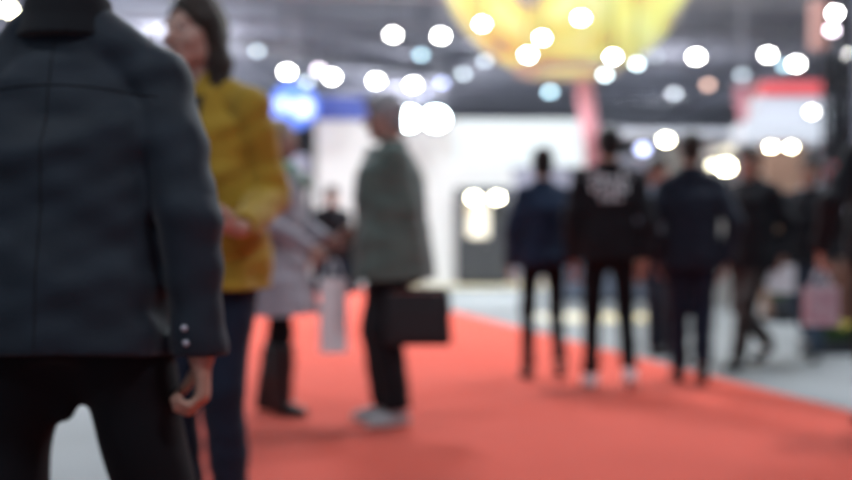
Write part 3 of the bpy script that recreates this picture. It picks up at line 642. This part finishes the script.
# ------------------------------------------------------------------ the hall
def st(o): o['kind'] = 'structure'; return o
HX0, HX1, HY0, HY1, CZ = -26.0, 30.0, -14.0, 74.0, 8.4
st(MB().box(HX0 - 4, HX1 + 4, HY0, HY1 + 1, -0.3, 0.0).build('floor', M['concrete']))
st(MB().box(HX0, HX1, HY0, HY1, CZ, CZ + 0.3).build('ceiling', M['ceil']))
st(MB().box(HX0, HX1, HY1, HY1 + 0.4, 0, CZ).build('wall_back', M['wall']))
st(MB().box(HX0 - 0.4, HX0, HY0, HY1, 0, CZ).build('wall_left', M['wall']))
st(MB().box(HX1, HX1 + 0.4, HY0, HY1, 0, CZ).build('wall_right', M['wall']))
# the carpet: a long red runner along the aisle
u = Vector((-math.sin(AIS), math.cos(AIS), 0)); e0 = Vector((2.46, 6.94, 0))
rr = [e0 + u * t for t in (-7.5, 23.4)]; ll = [p + Vector((-math.cos(AIS), -math.sin(AIS), 0)) * 4.02 for p in rr]
cv = []
n = 40
for z in (0.0, FC):
    for i in range(n + 1):
        t = i / n; cv.append((rr[0].lerp(rr[1], t).x, rr[0].lerp(rr[1], t).y, z)); cv.append((ll[0].lerp(ll[1], t).x, ll[0].lerp(ll[1], t).y, z))
k = 2 * (n + 1); cf = []
for i in range(n):
    a, b, c, d = 2 * i, 2 * i + 1, 2 * i + 3, 2 * i + 2
    cf += [(k + a, k + d, k + c, k + b), (a, b, c, d), (a, d, k + d, k + a), (b, k + b, k + c, c)]
cf += [(0, k, k + 1, 1), (2 * n, 2 * n + 1, k + 2 * n + 1, k + 2 * n)]
tag(MB().add(cv, cf).build('aisle_carpet', M['carpet']), 'long red carpet running down the aisle of the hall', 'carpet')

# roof trusses: two chords, lacing between
def truss(a, b, hgt=0.55, m=M['steel'], label=None, group=None, r=0.045):
    a, b = Vector(a), Vector(b); t = empty('roof_truss', label, 'truss', (0, 0, 0), 0, group)
    up = Vector((0, 0, hgt)); L = (b - a).length; n = int(L / 1.1); sdv = (b - a).normalized().cross(Vector((0, 0, 1))) * 0.22
    for nm, o in (('top_chord', up + sdv), ('top_chord', up - sdv), ('bottom_chord', Vector((0, 0, 0)))):
        MB().tube([a + o, b + o], r, 8).build(nm, m, t)
    lb = MB()
    for i in range(n):
        p, q, w_ = a.lerp(b, i / n), a.lerp(b, (i + .5) / n), a.lerp(b, (i + 1) / n)
        for sg in (1, -1): lb.tube([p, q + up + sdv * sg, w_], r * 0.55, 6)
        lb.tube([q + up + sdv, q + up - sdv], r * 0.5, 6)
    lb.build('lacing', m, t)
    for f in (0.1, 0.37, 0.63, 0.9): MB().tube([a.lerp(b, f) + up, Vector((*a.lerp(b, f).xy, CZ + 0.02))], 0.015, 6).build('suspension_rod', m, t)
    return t
for i, yy in enumerate((30, 36.5, 43, 50, 57, 65)):
    nm = ('first', 'second', 'third', 'fourth', 'fifth', 'sixth')[i]
    truss((-20, yy - 3, 7.1), (26, yy + 2, 7.1), label='grey steel truss across the hall, %s counting away from the entrance' % nm, group='trusses across the hall')
truss((-8.6, 33, 6.55), (3.5, 66, 6.55), label='long grey truss running lengthwise above the carpet', r=0.06)
truss((11.5, 26, 6.55), (19, 66, 6.55), label='long dark truss running lengthwise over the booths on the right', m=M['metal_dark'], r=0.06)
dct = empty('ventilation_duct', 'pale round ventilation duct slanting under the ceiling on the left', 'duct')
d0, d1 = at(240, 45, 38), at(452, 72, 47); MB().tube([d0, d1], 0.34, 20).build('duct_pipe', M['duct'], dct, True)
for i in range(7):
    c = d0.lerp(d1, (i + .5) / 7); e_ = (d1 - d0).normalized() * 0.05
    MB().tube([c - e_, c + e_], 0.37, 20).build('flange', M['steel'], dct)
    MB().tube([c, Vector((c.x, c.y, CZ + .02))], 0.012, 6).build('hanger_rod', M['steel'], dct)
for i, (xa, nm) in enumerate(((-14.5, 'left'), (0.5, 'middle'), (14.0, 'right'))):   # deep roof beams
    st(MB().box(xa - .25, xa + .25, HY0, HY1, CZ - 0.7, CZ).build('trim_%d' % (i + 1), M['steel']))

# hall lamps: stage spotlights hanging at truss height
def spot_proto():
    t = bpy.data.objects.new('spotlight', None)
    hb = MB().lathe([(0.0, .34), (.07, .33), (.10, .26), (.13, .10), (.155, 0), (.150, 0), (.125, .09)], 20).build('housing', M['metal_dark'], t, True)
    MB().lathe([(0.0, .02), (.06, .018), (.09, .015), (.112, .01)], 20).build('lens', None, t, True)
    yk = MB(); yk.tube([(-.17, 0, .16), (-.17, 0, .40), (0, 0, .46), (.17, 0, .40), (.17, 0, .16)], 0.012, 6)
    yk.build('yoke', M['metal_dark'], t)
    return t
proto = spot_proto(); C.objects.link(proto); first = [True]
WORDS = {'w': 'white', 'c': 'cyan', 'b': 'lilac-blue', 'g': 'dim blue-grey', 'p': 'pale pink', 's': 'salmon', 'y': 'warm white', 'i': 'ice-blue'}
# (px, py, colour, strength, size)
L = [(257, 51, 'g', 5, 1), (287, 72, 'w', 60, 1), (319, 70, 'p', 9.4, 1), (307, 82, 'g', 5.6, 1), (332, 77, 'w', 60, 1), (376, 81, 'w', 50, 1), (393, 35, 'w', 45, 1), (441, 36, 'w', 55, 1.05),
     (421, 55, 'c', 5.6, 1), (413, 85, 'w', 60, 1), (442, 83, 'b', 5.6, 1), (463, 74, 'g', 3.8, 1), (425, 94, 'b', 1.9, 1), (453, 3, 'c', 12.5, 1), (482, 24, 'w', 45, 1), (542, 38, 'w', 50, 1),
     (528, 55, 'w', 60, 1.1), (485, 61, 'g', 3.8, 1), (581, 18, 'w', 60, 1.05), (605, 75, 'i', 11.2, 1), (613, 57, 'w', 60, 1.05), (637, 64, 'i', 11.2, 1), (656, 57, 'g', 1.6, 1), (550, 92, 'c', 7.5, 1),
     (674, 94, 'g', 3.1, 1), (696, 57, 'w', 60, 1.05), (708, 85, 's', 4.4, 1), (742, 75, 'g', 4.4, 1), (768, 55, 'w', 50, 1), (785, 66, 'c', 5.6, 1), (796, 64, 'w', 60, 1.05), (851, 55, 'w', 40, 1),
     (9, 10, 'y', 30, 1.2), (24, -14, 'y', 20, 1)]
desc = {}
def lamp(px, py, c, stg, size, Y=None, z=6.75, name='spotlight', label=None, group=None, hang=True, pr=None):
    if Y is None: Y = (z - CAMZ) * FPX / (HZ - py)
    p = at(px, py, Y)
    if first[0]: o = proto; first[0] = False
    else: o = copy_tree(proto)
    mn = 'lamp_glow_%s_%g' % (c, stg); m = emi(mn, LC[c], stg)
    o.location = p; sz = size * (0.95 + 0.05) * (Y / 38.0 if pr is None else pr)
    o.scale = (sz,) * 3
    o.rotation_euler = (math.radians(-62 if hang else -75), 0, math.atan2(-p.x, p.y))
    for ch in o.children:
        if ch.name.startswith('lens'):
            if ch.data.users > 1: ch.data = ch.data.copy()
            ch.data.materials.clear(); ch.data.materials.append(m)
    tag(o, label, 'spotlight', group)
    if hang:
        R_ = o.rotation_euler.to_matrix(); y0 = R_ @ Vector((0, 0, .46)) * sz + p
        h = MB().tube([(y0.x, y0.y, y0.z), (y0.x, y0.y, CZ + 0.02)], 0.014, 6).build('hanging_rod', M['metal_dark'])
        bpy.context.view_layer.update() if False else None
        h.parent = o; h.matrix_parent_inverse = (Matrix.LocRotScale(p, o.rotation_euler, Vector((sz,) * 3))).inverted()
    return o
LAB = ['faint grey-blue ceiling lamp above the mustard jacket', 'bright white ceiling lamp right of the mustard-jacketed shoulder', 'pale pink ceiling lamp between two bright white ones over the blond head',
 'faint blue-grey ceiling lamp just below the pale pink one', 'bright white ceiling lamp touching the pale pink one, over the blond head', 'white ceiling lamp directly above the grey-haired head',
 'high white ceiling lamp above the grey-haired head, upper row', 'high white ceiling lamp left of the yellow balloon, beside a cyan one', 'cyan ceiling lamp between upper and lower white rows left of the balloon',
 'bright white ceiling lamp beside the lilac-blue one, above the twin floodlights', 'lilac-blue ceiling lamp above the twin floodlights', 'dim blue-grey ceiling lamp right of the lilac-blue one',
 'very faint lilac ceiling lamp just above the twin floodlights', 'cyan ceiling lamp at the very top beside the balloon edge', 'white lamp in front of the balloon\'s left half', 'white lamp in front of the middle of the balloon, upper of two touching',
 'white lamp in front of the balloon\'s foot, lower of two touching', 'dim blue-grey lamp left of the balloon\'s tan foot', 'highest white lamp in front of the balloon', 'ice-blue lamp just under the white one at the balloon\'s right foot',
 'bright white lamp at the right edge of the balloon\'s foot', 'ice-blue lamp beside the balloon, right of the white one', 'very faint grey lamp right of the balloon', 'cyan lamp hanging below the balloon, above the white booth',
 'dim blue-grey lamp above the navy-suited person', 'lone bright white lamp right of the balloon against dark ceiling', 'salmon-pink lamp below the lone bright white one', 'dim blue-grey lamp left of the red and white sign',
 'white ceiling lamp above the red and white sign, left of the cyan one', 'cyan lamp half hidden beside a white one above the red and white sign', 'bright white lamp above the red stripe of the sign, beside the cyan one',
 'white lamp near the dark post, just inside the edge', 'warm white lamp over the shoulder of the slate-grey jacket', 'second warm white lamp above the slate-grey shoulder, highest']
for l, lb in zip(L, LAB):
    fr = l[0] in (482, 542, 528, 581, 605, 613, 637); lamp(*l, Y=17.0 if fr else 36.0 if l[0] in (287, 307) else None,  label=lb, group='hall ceiling lamps')

# ------------------------------------------------------------------ the lit yellow balloon
Yb = 20.0; bc_ = at(567, -56, Yb); Rb = 2.22
bl = empty('hanging_balloon', 'big lit yellow balloon with tan foot ring hanging from the ceiling', 'balloon', bc_)
prof = [(max(Rb * math.sin(a), .001), -Rb * math.cos(a) * 1.02) for a in [math.radians(20) + (PI - math.radians(20)) * i / 28 for i in range(29)]]
prof = [(0.001, -2.09), (0.79, -2.09)] + prof
MB().lathe(prof, 48).build('envelope', M['balloon'], bl, True)
MB().lathe([(0.60, -2.20), (0.84, -2.20), (0.90, -2.04), (0.82, -2.00), (0.62, -2.09), (0.60, -2.20)], 40).build('foot_ring', M['tanrim'], bl, True)
for i in range(12):                                   # seams between the gores
    a = 2 * PI * i / 12 + 0.1; MB().tube([(Rb * 1.004 * math.sin(b) * math.cos(a), Rb * 1.004 * math.sin(b) * math.sin(a), -Rb * 1.022 * math.cos(b)) for b in [math.radians(21 + 155 * j / 24) for j in range(25)]], 0.012, 5).build('seam', M['tanrim'], bl, True)
for i in range(4): 
    a = PI / 4 + PI / 2 * i; MB().tube([(0.3 * math.cos(a), .3 * math.sin(a), 2.2), (0.3 * math.cos(a), .3 * math.sin(a), CZ - bc_.z + .02)], 0.012, 6).build('suspension_cable', M['steel'], bl)

# ------------------------------------------------------------------ booths
# white booth behind the carpet, with bright screen fascia
Yw = 31.0
wb = empty('exhibition_booth', 'large white exhibition booth with glowing fascia beyond the end of the aisle', 'booth', (0, Yw, 0))
x0, x1, x2, zt = gx(316, Yw), gx(456, Yw), gx(587, Yw), 4.3
MB().box(x0, x1, 0, 0.25, 0, zt).build('glow_wall', M['glowwall'], wb)
MB().box(x0, x1 - 2.3, -0.03, 0.0, zt - 0.0, zt + 0.0001).build('wall_cap', M['white'], wb)
MB().box(x0, gx(374, Yw), -0.10, 0.25, zt, zt + 0.6).build('blue_header', M['bluep'], wb)
MB().box(x1, x2, 0, 0.25, 3.1, zt).build('screen_fascia', M['led'], wb)
MB().box(x1, gx(513, Yw), 0, 0.25, 2.52, 3.1).build('lower_fascia', M['glowwall'], wb)
MB().box(x1 - .05, x2 + .05, 0.25, 4.5, 4.25, 4.35).build('booth_roof', M['white'], wb)
MB().box(x2 - .08, x2 + .08, 0, 0.2, 0, 3.1).build('post', M['white'], wb)
MB().box(x1, x2 + .1, 4.3, 4.5, 0, 4.25).build('back_panel', M['lilacp'], wb)
MB().box(gx(505, Yw), gx(548, Yw), 4.18, 4.3, 1.2, 2.6).build('wall_poster', M['signwhite'], wb)
st(MB().box(1.5, 3.3, 15.2, 17.0, 0, 0.01).build('floor_3', M['platform']))
st(MB().box(x1 - 1.2, 8.0, Yw - 3.2, Yw + 4.5, 0, 0.012).build('floor_2', M['platform']))
dk = empty('storage_cabinet', 'tall charcoal cabinet at the corner of the white booth', 'cabinet', (gx(483, 30.3), 30.3, 0))
MB().box(-.70, .70, 0, .5, 0.08, 2.50, 0.01).build('carcass', M['darkp'], dk)
MB().box(-.60, .60, .03, .47, 0, .08).build('plinth', M['metal_dark'], dk)
for sg in (-1, 1):
    dd = MB().box(sg * .305 - .29, sg * .305 + .29, -.02, 0, .12, 2.46, 0.004).build('door', M['darkp'], dk); MB().tube([(sg * .05, -.05, 1.0), (sg * .05, -.05, 1.3)], .008, 6).build('handle', M['metal'], dd)
ps = empty('lit_poster', 'glowing yellow poster panel on the charcoal cabinet', 'poster', (gx(478, 30.2), 30.2, 1.75))
MB().box(-.28, .28, 0, .03, -.55, .45).build('poster_frame', M['metal'], ps); MB().box(-.25, .25, -.006, 0, -.52, .42).build('poster_face', M['litwarm'], ps)
for i, (px, lb) in enumerate(((474, 'warm display lamp over the yellow poster, nearer the white wall'), (497, 'warm display lamp over the yellow poster, nearer the navy-jacketed person'))):
    lamp(px, 198, 'y', 45, 1.0, Y=29.8, label=lb, group='display lamps over the yellow poster', hang=False, pr=0.8)
for px, lb in ((409, 'floodlight on the white booth, above the parka shoulder, first of the twin pair'), (436, 'floodlight on the white booth, second of the twin pair, away from the grey head')):
    lamp(px, 119, 'i', 60, 1.0, Y=29.9 if px < 420 else 29.0, label=lb, group='twin floodlights on the white booth', hang=False, pr=2.1)
# blue glowing sign at far left
bs = empty('light_sign', 'round glowing blue sign above the blond-haired person', 'sign', at(294, 106, 30), AIS)
MB().lathe([(0.001, -.12), (.52, -.12), (.58, -.06), (.58, .06), (.52, .12), (.001, .12)], 32).build('sign_drum', M['bluesign'], bs, True).rotation_euler = (PI / 2, 0, 0)
for x_, z_, r_ in ((-.28, .02, .16), (.22, -.06, .24)):
    o = MB().lathe([(0.001, 0), (r_, 0), (r_, .03), (.001, .04)], 24).build('light_disc', M['bluesign2'], bs); o.location = (x_, -.125, z_); o.rotation_euler = (PI / 2, 0, 0)
MB().tube([(0, 0, .5), (0, 0, CZ - 4.55)], .03, 8).build('hanging_pole', M['steel'], bs)
# grey-white wall booth behind the blond person, left
lb_ = empty('partition_booth', 'low warm-white partition booth behind the blond-haired person', 'booth', (0, 31.2, 0))
MB().box(gx(140, 31.2), gx(308, 31.2), 0, .2, 0, 3.4).build('front_wall', M['beige'], lb_)
MB().box(gx(140, 31.2), gx(140, 31.2) + .2, .2, 4, 0, 3.4).build('side_wall', M['beige'], lb_)
MB().box(gx(140, 31.2), gx(308, 31.2), -.05, 0, 2.9, 3.4).build('header', M['lilacp'], lb_)
# middle booth with beige panels
Ym = 25.0
mb = empty('panel_booth', 'beige and lilac panelled booth behind the people walking away', 'booth', (0, Ym, 0))
MB().box(gx(588, Ym), gx(660, Ym), 0, .15, 0, 2.85).build('lilac_panel', M['lilacp'], mb)
MB().box(gx(660, Ym), gx(752, Ym), -.3, -.15, 0, 3.4).build('beige_panel', M['beige'], mb)
MB().box(gx(588, Ym), gx(752, Ym), -.6, .3, 3.25, 3.42).build('header_beam', M['steel'], mb)
MB().box(gx(590, Ym), gx(640, Ym), -.03, 0, 1.3, 2.3).build('notice_panel', M['signwhite'], mb)
MB().tube([(gx(588, Ym), -.5, 0), (gx(588, Ym), -.5, 3.25)], .05, 8).build('post', M['metal'], mb)
dc = empty('reception_counter', 'dark blue-grey reception counter in front of the beige and lilac booth', 'counter', (gx(625, 21), 21, 0))
MB().box(-1.3, 1.3, 0, .6, .06, 1.0, .02).build('counter_body', mat('blue_grey_laminate', (0.10, 0.12, 0.16), 0.5), dc)
MB().box(-1.36, 1.36, -.05, .65, 1.0, 1.05, .01).build('countertop', M['white'], dc); MB().box(-1.25, 1.25, .05, .55, 0, .06).build('plinth', M['metal_dark'], dc)
lamp(666, 140, 'y', 60, 1.0, Y=23.9, label='warm white lamp on the beige booth, between the two people in blue-grey and navy', hang=False, pr=0.66)
lamp(643, 149, 'b', 6, 1.0, Y=23.9, label='soft bluish lamp on the lilac booth beside the brighter warm lamp', hang=False, pr=0.9)
lamp(713, 165, 'y', 8, 1.0, Y=19.2, label='yellowish lamp over the shoulder of the person in the navy suit, first of two', hang=False, pr=0.55, group='lamps over the navy suit')
lamp(726, 167, 'y', 45, 1.0, Y=19.4, label='bright warm lamp close behind the shoulder of the navy suit, second of two', hang=False, pr=0.85, group='lamps over the navy suit')
# leaning and hanging banners
def banner(px0, py0, px1, py1, Y, w, label):
    a, b = at(px0, py0, Y), at(px1, py1, Y); t = empty('hanging_banner', label, 'banner', a)
    n_ = 14; vs = []; fs = []
    for th_ in (0, 0.012):
        for i in range(n_ + 1):
            f = i / n_; p = (b - a) * f; yy = 0.05 * math.sin(f * 7) + th_; vs += [(p.x - w / 2, yy, p.z), (p.x + w / 2, yy, p.z)]
    k_ = 2 * (n_ + 1)
    for i in range(n_):
        A, B_, C_, D_ = 2 * i, 2 * i + 1, 2 * i + 3, 2 * i + 2
        fs += [(A, B_, C_, D_), (k_ + A, k_ + D_, k_ + C_, k_ + B_), (A, D_, k_ + D_, k_ + A), (B_, k_ + B_, k_ + C_, C_)]
    MB().add(vs, fs).build('banner_cloth', M['pinkp'], t, True)
    MB().tube([(-w / 2 - .06, 0, 0.0), (w / 2 + .06, 0, 0.0)], .02, 8).build('top_bar', M['steel'], t)
    MB().tube([(0, 0, 0), (0, 0, CZ - a.z + .02)], .01, 6).build('hanging_cord', M['steel'], t)
    bm_ = MB().tube([(-w / 2, 0, (b - a).z), (w / 2, 0, (b - a).z)], .02, 8).build('bottom_bar', M['steel'], t); bm_.location.x = (b - a).x
    return t
banner(584, 78, 594, 172, 23.6, 0.34, 'narrow rose-red banner hanging under the yellow balloon')
banner(742, 84, 746, 142, 19, 0.20, 'narrow rose-red banner hanging beside the red and white sign')
# red and white sign booth
Yr = 17.5
rb = empty('sign_booth', 'small booth topped by a red and white lit sign box', 'booth', (0, Yr, 0))
MB().box(gx(757, Yr), gx(828, Yr), 0, .5, 2.62, 3.20, .01).build('sign_box', M['signwhite'], rb)
MB().box(gx(762, Yr), gx(825, Yr), -.03, .53, 3.20, 3.42, .01).build('red_header', M['redp'], rb)
MB().box(gx(740, Yr), gx(824, Yr), -.35, .5, 2.50, 2.80, .01).build('light_shelf', emi('soft_white_light', (0.74, 0.84, 1.0), 0.36, (.38, .38, .4)), rb)
for px in (744, 826): MB().tube([(gx(px, Yr), .3, 0), (gx(px, Yr), .3, 2.55)], .05, 10).build('post', M['metal'], rb)
MB().box(gx(740, Yr), gx(830, Yr), 2.5, 2.6, 0, 2.5).build('back_panel', M['beige'], rb)
MB().box(gx(740, Yr) , gx(830, Yr), .5, 2.6, 2.5, 2.56).build('booth_roof', M['white'], rb)
wp_ = empty('wooden_partition', 'tan wooden partition board under the red and white sign', 'partition', (gx(784, 15.5), 15.5, 0))
MB().box(-.26, .26, 0, .12, 0, 2.35, .01).build('board', M['wood'], wp_); MB().box(-.34, .34, -.12, .24, 0, .05, .01).build('foot', M['metal_dark'], wp_)
for px, lb in ((771, 'white display lamp over the wooden partition, nearer the black-jacketed strider'), (791, 'white display lamp over the wooden partition, nearer the dark post')):
    lamp(px, 147, 'y', 50, 1.0, Y=15.1, label=lb, group='display lamps under the red and white sign', hang=False, pr=0.30)
lamp(812, 112, 'w', 16, 1.0, Y=17.2, label='bright white lamp on the face of the red and white sign', hang=False, pr=0.45)
lamp(826, 113, 'g', 4, 1.0, Y=17.2, label='faint lamp at the edge of the red and white sign', hang=False, pr=0.4)
# dark post at the right with a lamp box on top
dp = empty('truss_post', 'dark square truss post standing at the edge beside the red and white sign', 'post', (gx(838, 13.5), 13.5, 0))
for sx in (-1, 1):
    for sy in (-1, 1): MB().tube([(sx * .12, sy * .12, 0.03), (sx * .12, sy * .12, 6.6)], .028, 8).build('upright', M['metal_dark'], dp)
lc = MB()
for i in range(20):
    z = .1 + i * .32; z2 = z + .32; sg = 1 if i % 2 else -1
    for (ax, ay, bx_, by) in ((-1, -1, 1, -1), (-1, 1, 1, 1), (-1, -1, -1, 1), (1, -1, 1, 1)):
        p, q = ((ax, ay), (bx_, by)) if sg > 0 else ((bx_, by), (ax, ay)); lc.tube([(p[0] * .12, p[1] * .12, z), (q[0] * .12, q[1] * .12, z2)], .012, 5)
lc.build('lacing', M['metal_dark'], dp)
MB().box(.15, .62, -.02, .02, .9, 4.6, .005).build('grey_panel', M['lilacp'], dp)
for z_ in (1.2, 2.8, 4.3): MB().box(.10, .16, -.12, .0, z_, z_ + .06).build('panel_bracket', M['metal_dark'], dp)
MB().box(-.3, .3, -.3, .3, 0, .03, .005).build('base_plate', M['metal_dark'], dp)
lamp(835, 13, 'w', 60, 1.0, Y=12.9, label='bright white lamp clamped high on the dark post', hang=False, pr=0.36)
lamp(832, 30, 'p', 12, 1.0, Y=12.9, label='pale lamp just below the bright one on the dark post', hang=False, pr=0.4)
MB().box(-.33, -.18, -.2, 0, 3.2, 3.75, .01).build('side_lightbox', mat('salmon_panel', (0.55, 0.30, 0.26), 0.6, emit=(.5, .28, .25), estr=.2), dp)
MB().box(-.19, -.12, -.12, -.08, 3.4, 3.5).build('bracket', M['metal_dark'], dp)
# wooden counter with planter strip at the right edge
ct = empty('wooden_counter', 'brown wooden counter with a raised top at the right edge', 'counter', (gx(873, 10.9), 11.0, 0))
MB().box(-.33, .5, 0, .6, .06, .96, .012).build('counter_body', M['brownwood'], ct); MB().box(-.37, .55, -.05, .65, .96, 1.0, .008).build('countertop', M['wood'], ct)
MB().box(-.30, .47, .04, .56, 0, .06).build('plinth', M['metal_dark'], ct)
def leafy(root, n_, w, d, z0, h, fl=0):
    r = random.Random(3); lm = MB(); fm = MB()
    for i in range(n_):
        x, y = r.uniform(-w / 2, w / 2), r.uniform(-d / 2, d / 2); hh = h * r.uniform(.6, 1.1); a = r.uniform(0, 2 * PI); ln = r.uniform(.02, .07)
        tx, ty = x + ln * math.cos(a), y + ln * math.sin(a); wx, wy = -math.sin(a) * .008, math.cos(a) * .008
        lm.add([(x - wx, y - wy, z0), (x + wx, y + wy, z0), ((x + tx) / 2 + wx * 1.3, (y + ty) / 2 + wy * 1.3, z0 + hh * .6), ((x + tx) / 2 - wx * 1.3, (y + ty) / 2 - wy * 1.3, z0 + hh * .6), (tx, ty, z0 + hh)], [(0, 1, 2, 3), (3, 2, 4)])
        if i < fl: fm.lathe([(.002, -.012), (.02, -.006), (.026, .004), (.012, .012), (.002, .014)], 8, (tx, ty, z0 + hh))
    a = lm.build('leaves', M['leaf'], root); a['kind'] = 'stuff'
    if fl: b = fm.build('flowers', M['flower'], root); b['kind'] = 'stuff'
pl_ = empty('planter_box', 'low dark planter with green leaves and yellow flowers before the wooden counter', 'planter', (gx(845, 10.6), 10.65, 0))
MB().box(-.36, .36, -.13, .13, 0, .12, .01).build('planter', M['metal_dark'], pl_); MB().box(-.34, .34, -.11, .11, .115, .125).build('soil', M['soil'], pl_)
leafy(pl_, 500, .66, .2, .12, .16, 40)
pt = empty('potted_plant', 'green leafy plant in a dark pot at the foot of the wooden partition', 'plant', (gx(784, 15.1), 15.1, 0))
MB().lathe([(.001, 0), (.13, 0), (.17, .30), (.185, .32), (.165, .32), (.15, .28), (.001, .27)], 24).build('pot', M['darkp'], pt, True)
MB().tube([(0, 0, .25), (.01, 0, .6), (0, .01, .85)], .012, 6).build('stem', M['brownwood'], pt); leafy(pt, 380, .30, .22, .30, .85)
# far booths, filling the depth of the hall
for i, (pa, pb_, Y, h, mm, mt, lb) in enumerate([(30, 150, 33, 3.0, 'lilacp', 'steel', 'low lilac booth far behind the slate-grey jacket'),
        (180, 300, 36, 3.3, 'white', 'bluep', 'distant white booth with blue header beyond the mustard jacket'), (590, 700, 38, 3.4, 'beige', 'steel', 'distant beige booth beyond the white-lettered jacket'),
        (700, 850, 40, 3.3, 'lilacp', 'redp', 'distant lilac booth with a red header, beyond the red and white sign')]):
    t = empty('far_booth', lb, 'booth', (0, Y, 0)); xa, xb = gx(pa, Y), gx(pb_, Y)
    MB().box(xa, xb, 3, 3.2, 0, h).build('back_wall', M[mm], t); MB().box(xa, xa + .15, 0, 3, 0, h).build('side_wall', M[mm], t); MB().box(xb - .15, xb, 0, 3, 0, h).build('side_wall', M[mm], t)
    MB().box(xa, xb, -.05, .15, h - .1, h + .5).build('header', M[mt], t)

# ------------------------------------------------------------------ light
def area(name, loc, sx, sy, pw, col=(1, 0.98, 0.96)):
    l = bpy.data.lights.new(name, 'AREA'); l.shape = 'RECTANGLE'; l.size = sx; l.size_y = sy; l.energy = pw; l.color = col
    o = bpy.data.objects.new(name, l); C.objects.link(o); o.location = loc; return o
# high-bay hall lights under the roof; those around the camera are added fill
for (x, y, pw) in ((-3.5, 0.5, 150), (4.5, -1.5, 330), (-4, -6, 250), (-5, 7, 110), (4, 9, 420), (-9, 15, 400), (-1, 15, 1100), (6, 14, 700), (-8, 24, 1300), (2, 23, 1500), (11, 23, 900), (-10, 36, 1500), (3, 36, 1500), (15, 36, 900), (-6, 52, 2000), (10, 52, 1300)):
    area('high_bay_and_fill_light', (x, y, 7.9), 1.6, 1.6, pw, (0.84, 0.93, 1.0))
bi = area('booth_fill_light', (gx(550, 31), 33.2, 4.2), 1.2, 1.2, 90, (0.85, 0.88, 1.0))  # unseen fill added to brighten the back panel of the white booth
for (x, y, pw) in ((-9, 41, 420), (-1, 49, 420), (9, 45, 120)):   # unseen fill lights added to brighten the ceiling, aimed upwards
    area('roof_fill_light', (x, y, 6.2), 1.0, 1.0, pw, (0.9, 0.92, 1.0)).rotation_euler = (PI, 0, 0)
w = bpy.data.worlds.new('World'); bpy.context.scene.world = w; w.use_nodes = True
w.node_tree.nodes['Background'].inputs[0].default_value = (0.62, 0.72, 0.95, 1); w.node_tree.nodes['Background'].inputs[1].default_value = 0.35

# ------------------------------------------------------------------ camera
cam = bpy.data.cameras.new('Camera'); co = bpy.data.objects.new('Camera', cam); C.objects.link(co)
co.location = (0, 0, CAMZ); co.rotation_euler = (PI / 2, 0, 0)
cam.sensor_width = 36; cam.lens = 50; cam.shift_y = (HZ - 240) / 852; cam.clip_end = 300
cam.dof.use_dof = True; cam.dof.focus_distance = 1.5
cam.dof.aperture_fstop = 50.0 / (1000 * (18.5 / FPX * 1.5)); cam.dof.aperture_ratio = 0.86
sc_ = bpy.context.scene; sc_.camera = co
sc_.view_settings.view_transform = 'Standard'; sc_.view_settings.look = 'None'; sc_.view_settings.gamma = 1; sc_.view_settings.exposure = 0.0
sc_.cycles.use_adaptive_sampling = False; sc_.cycles.use_denoising = True
sc_.cycles.max_bounces = 6; sc_.cycles.diffuse_bounces = 3; sc_.cycles.sample_clamp_indirect = 4
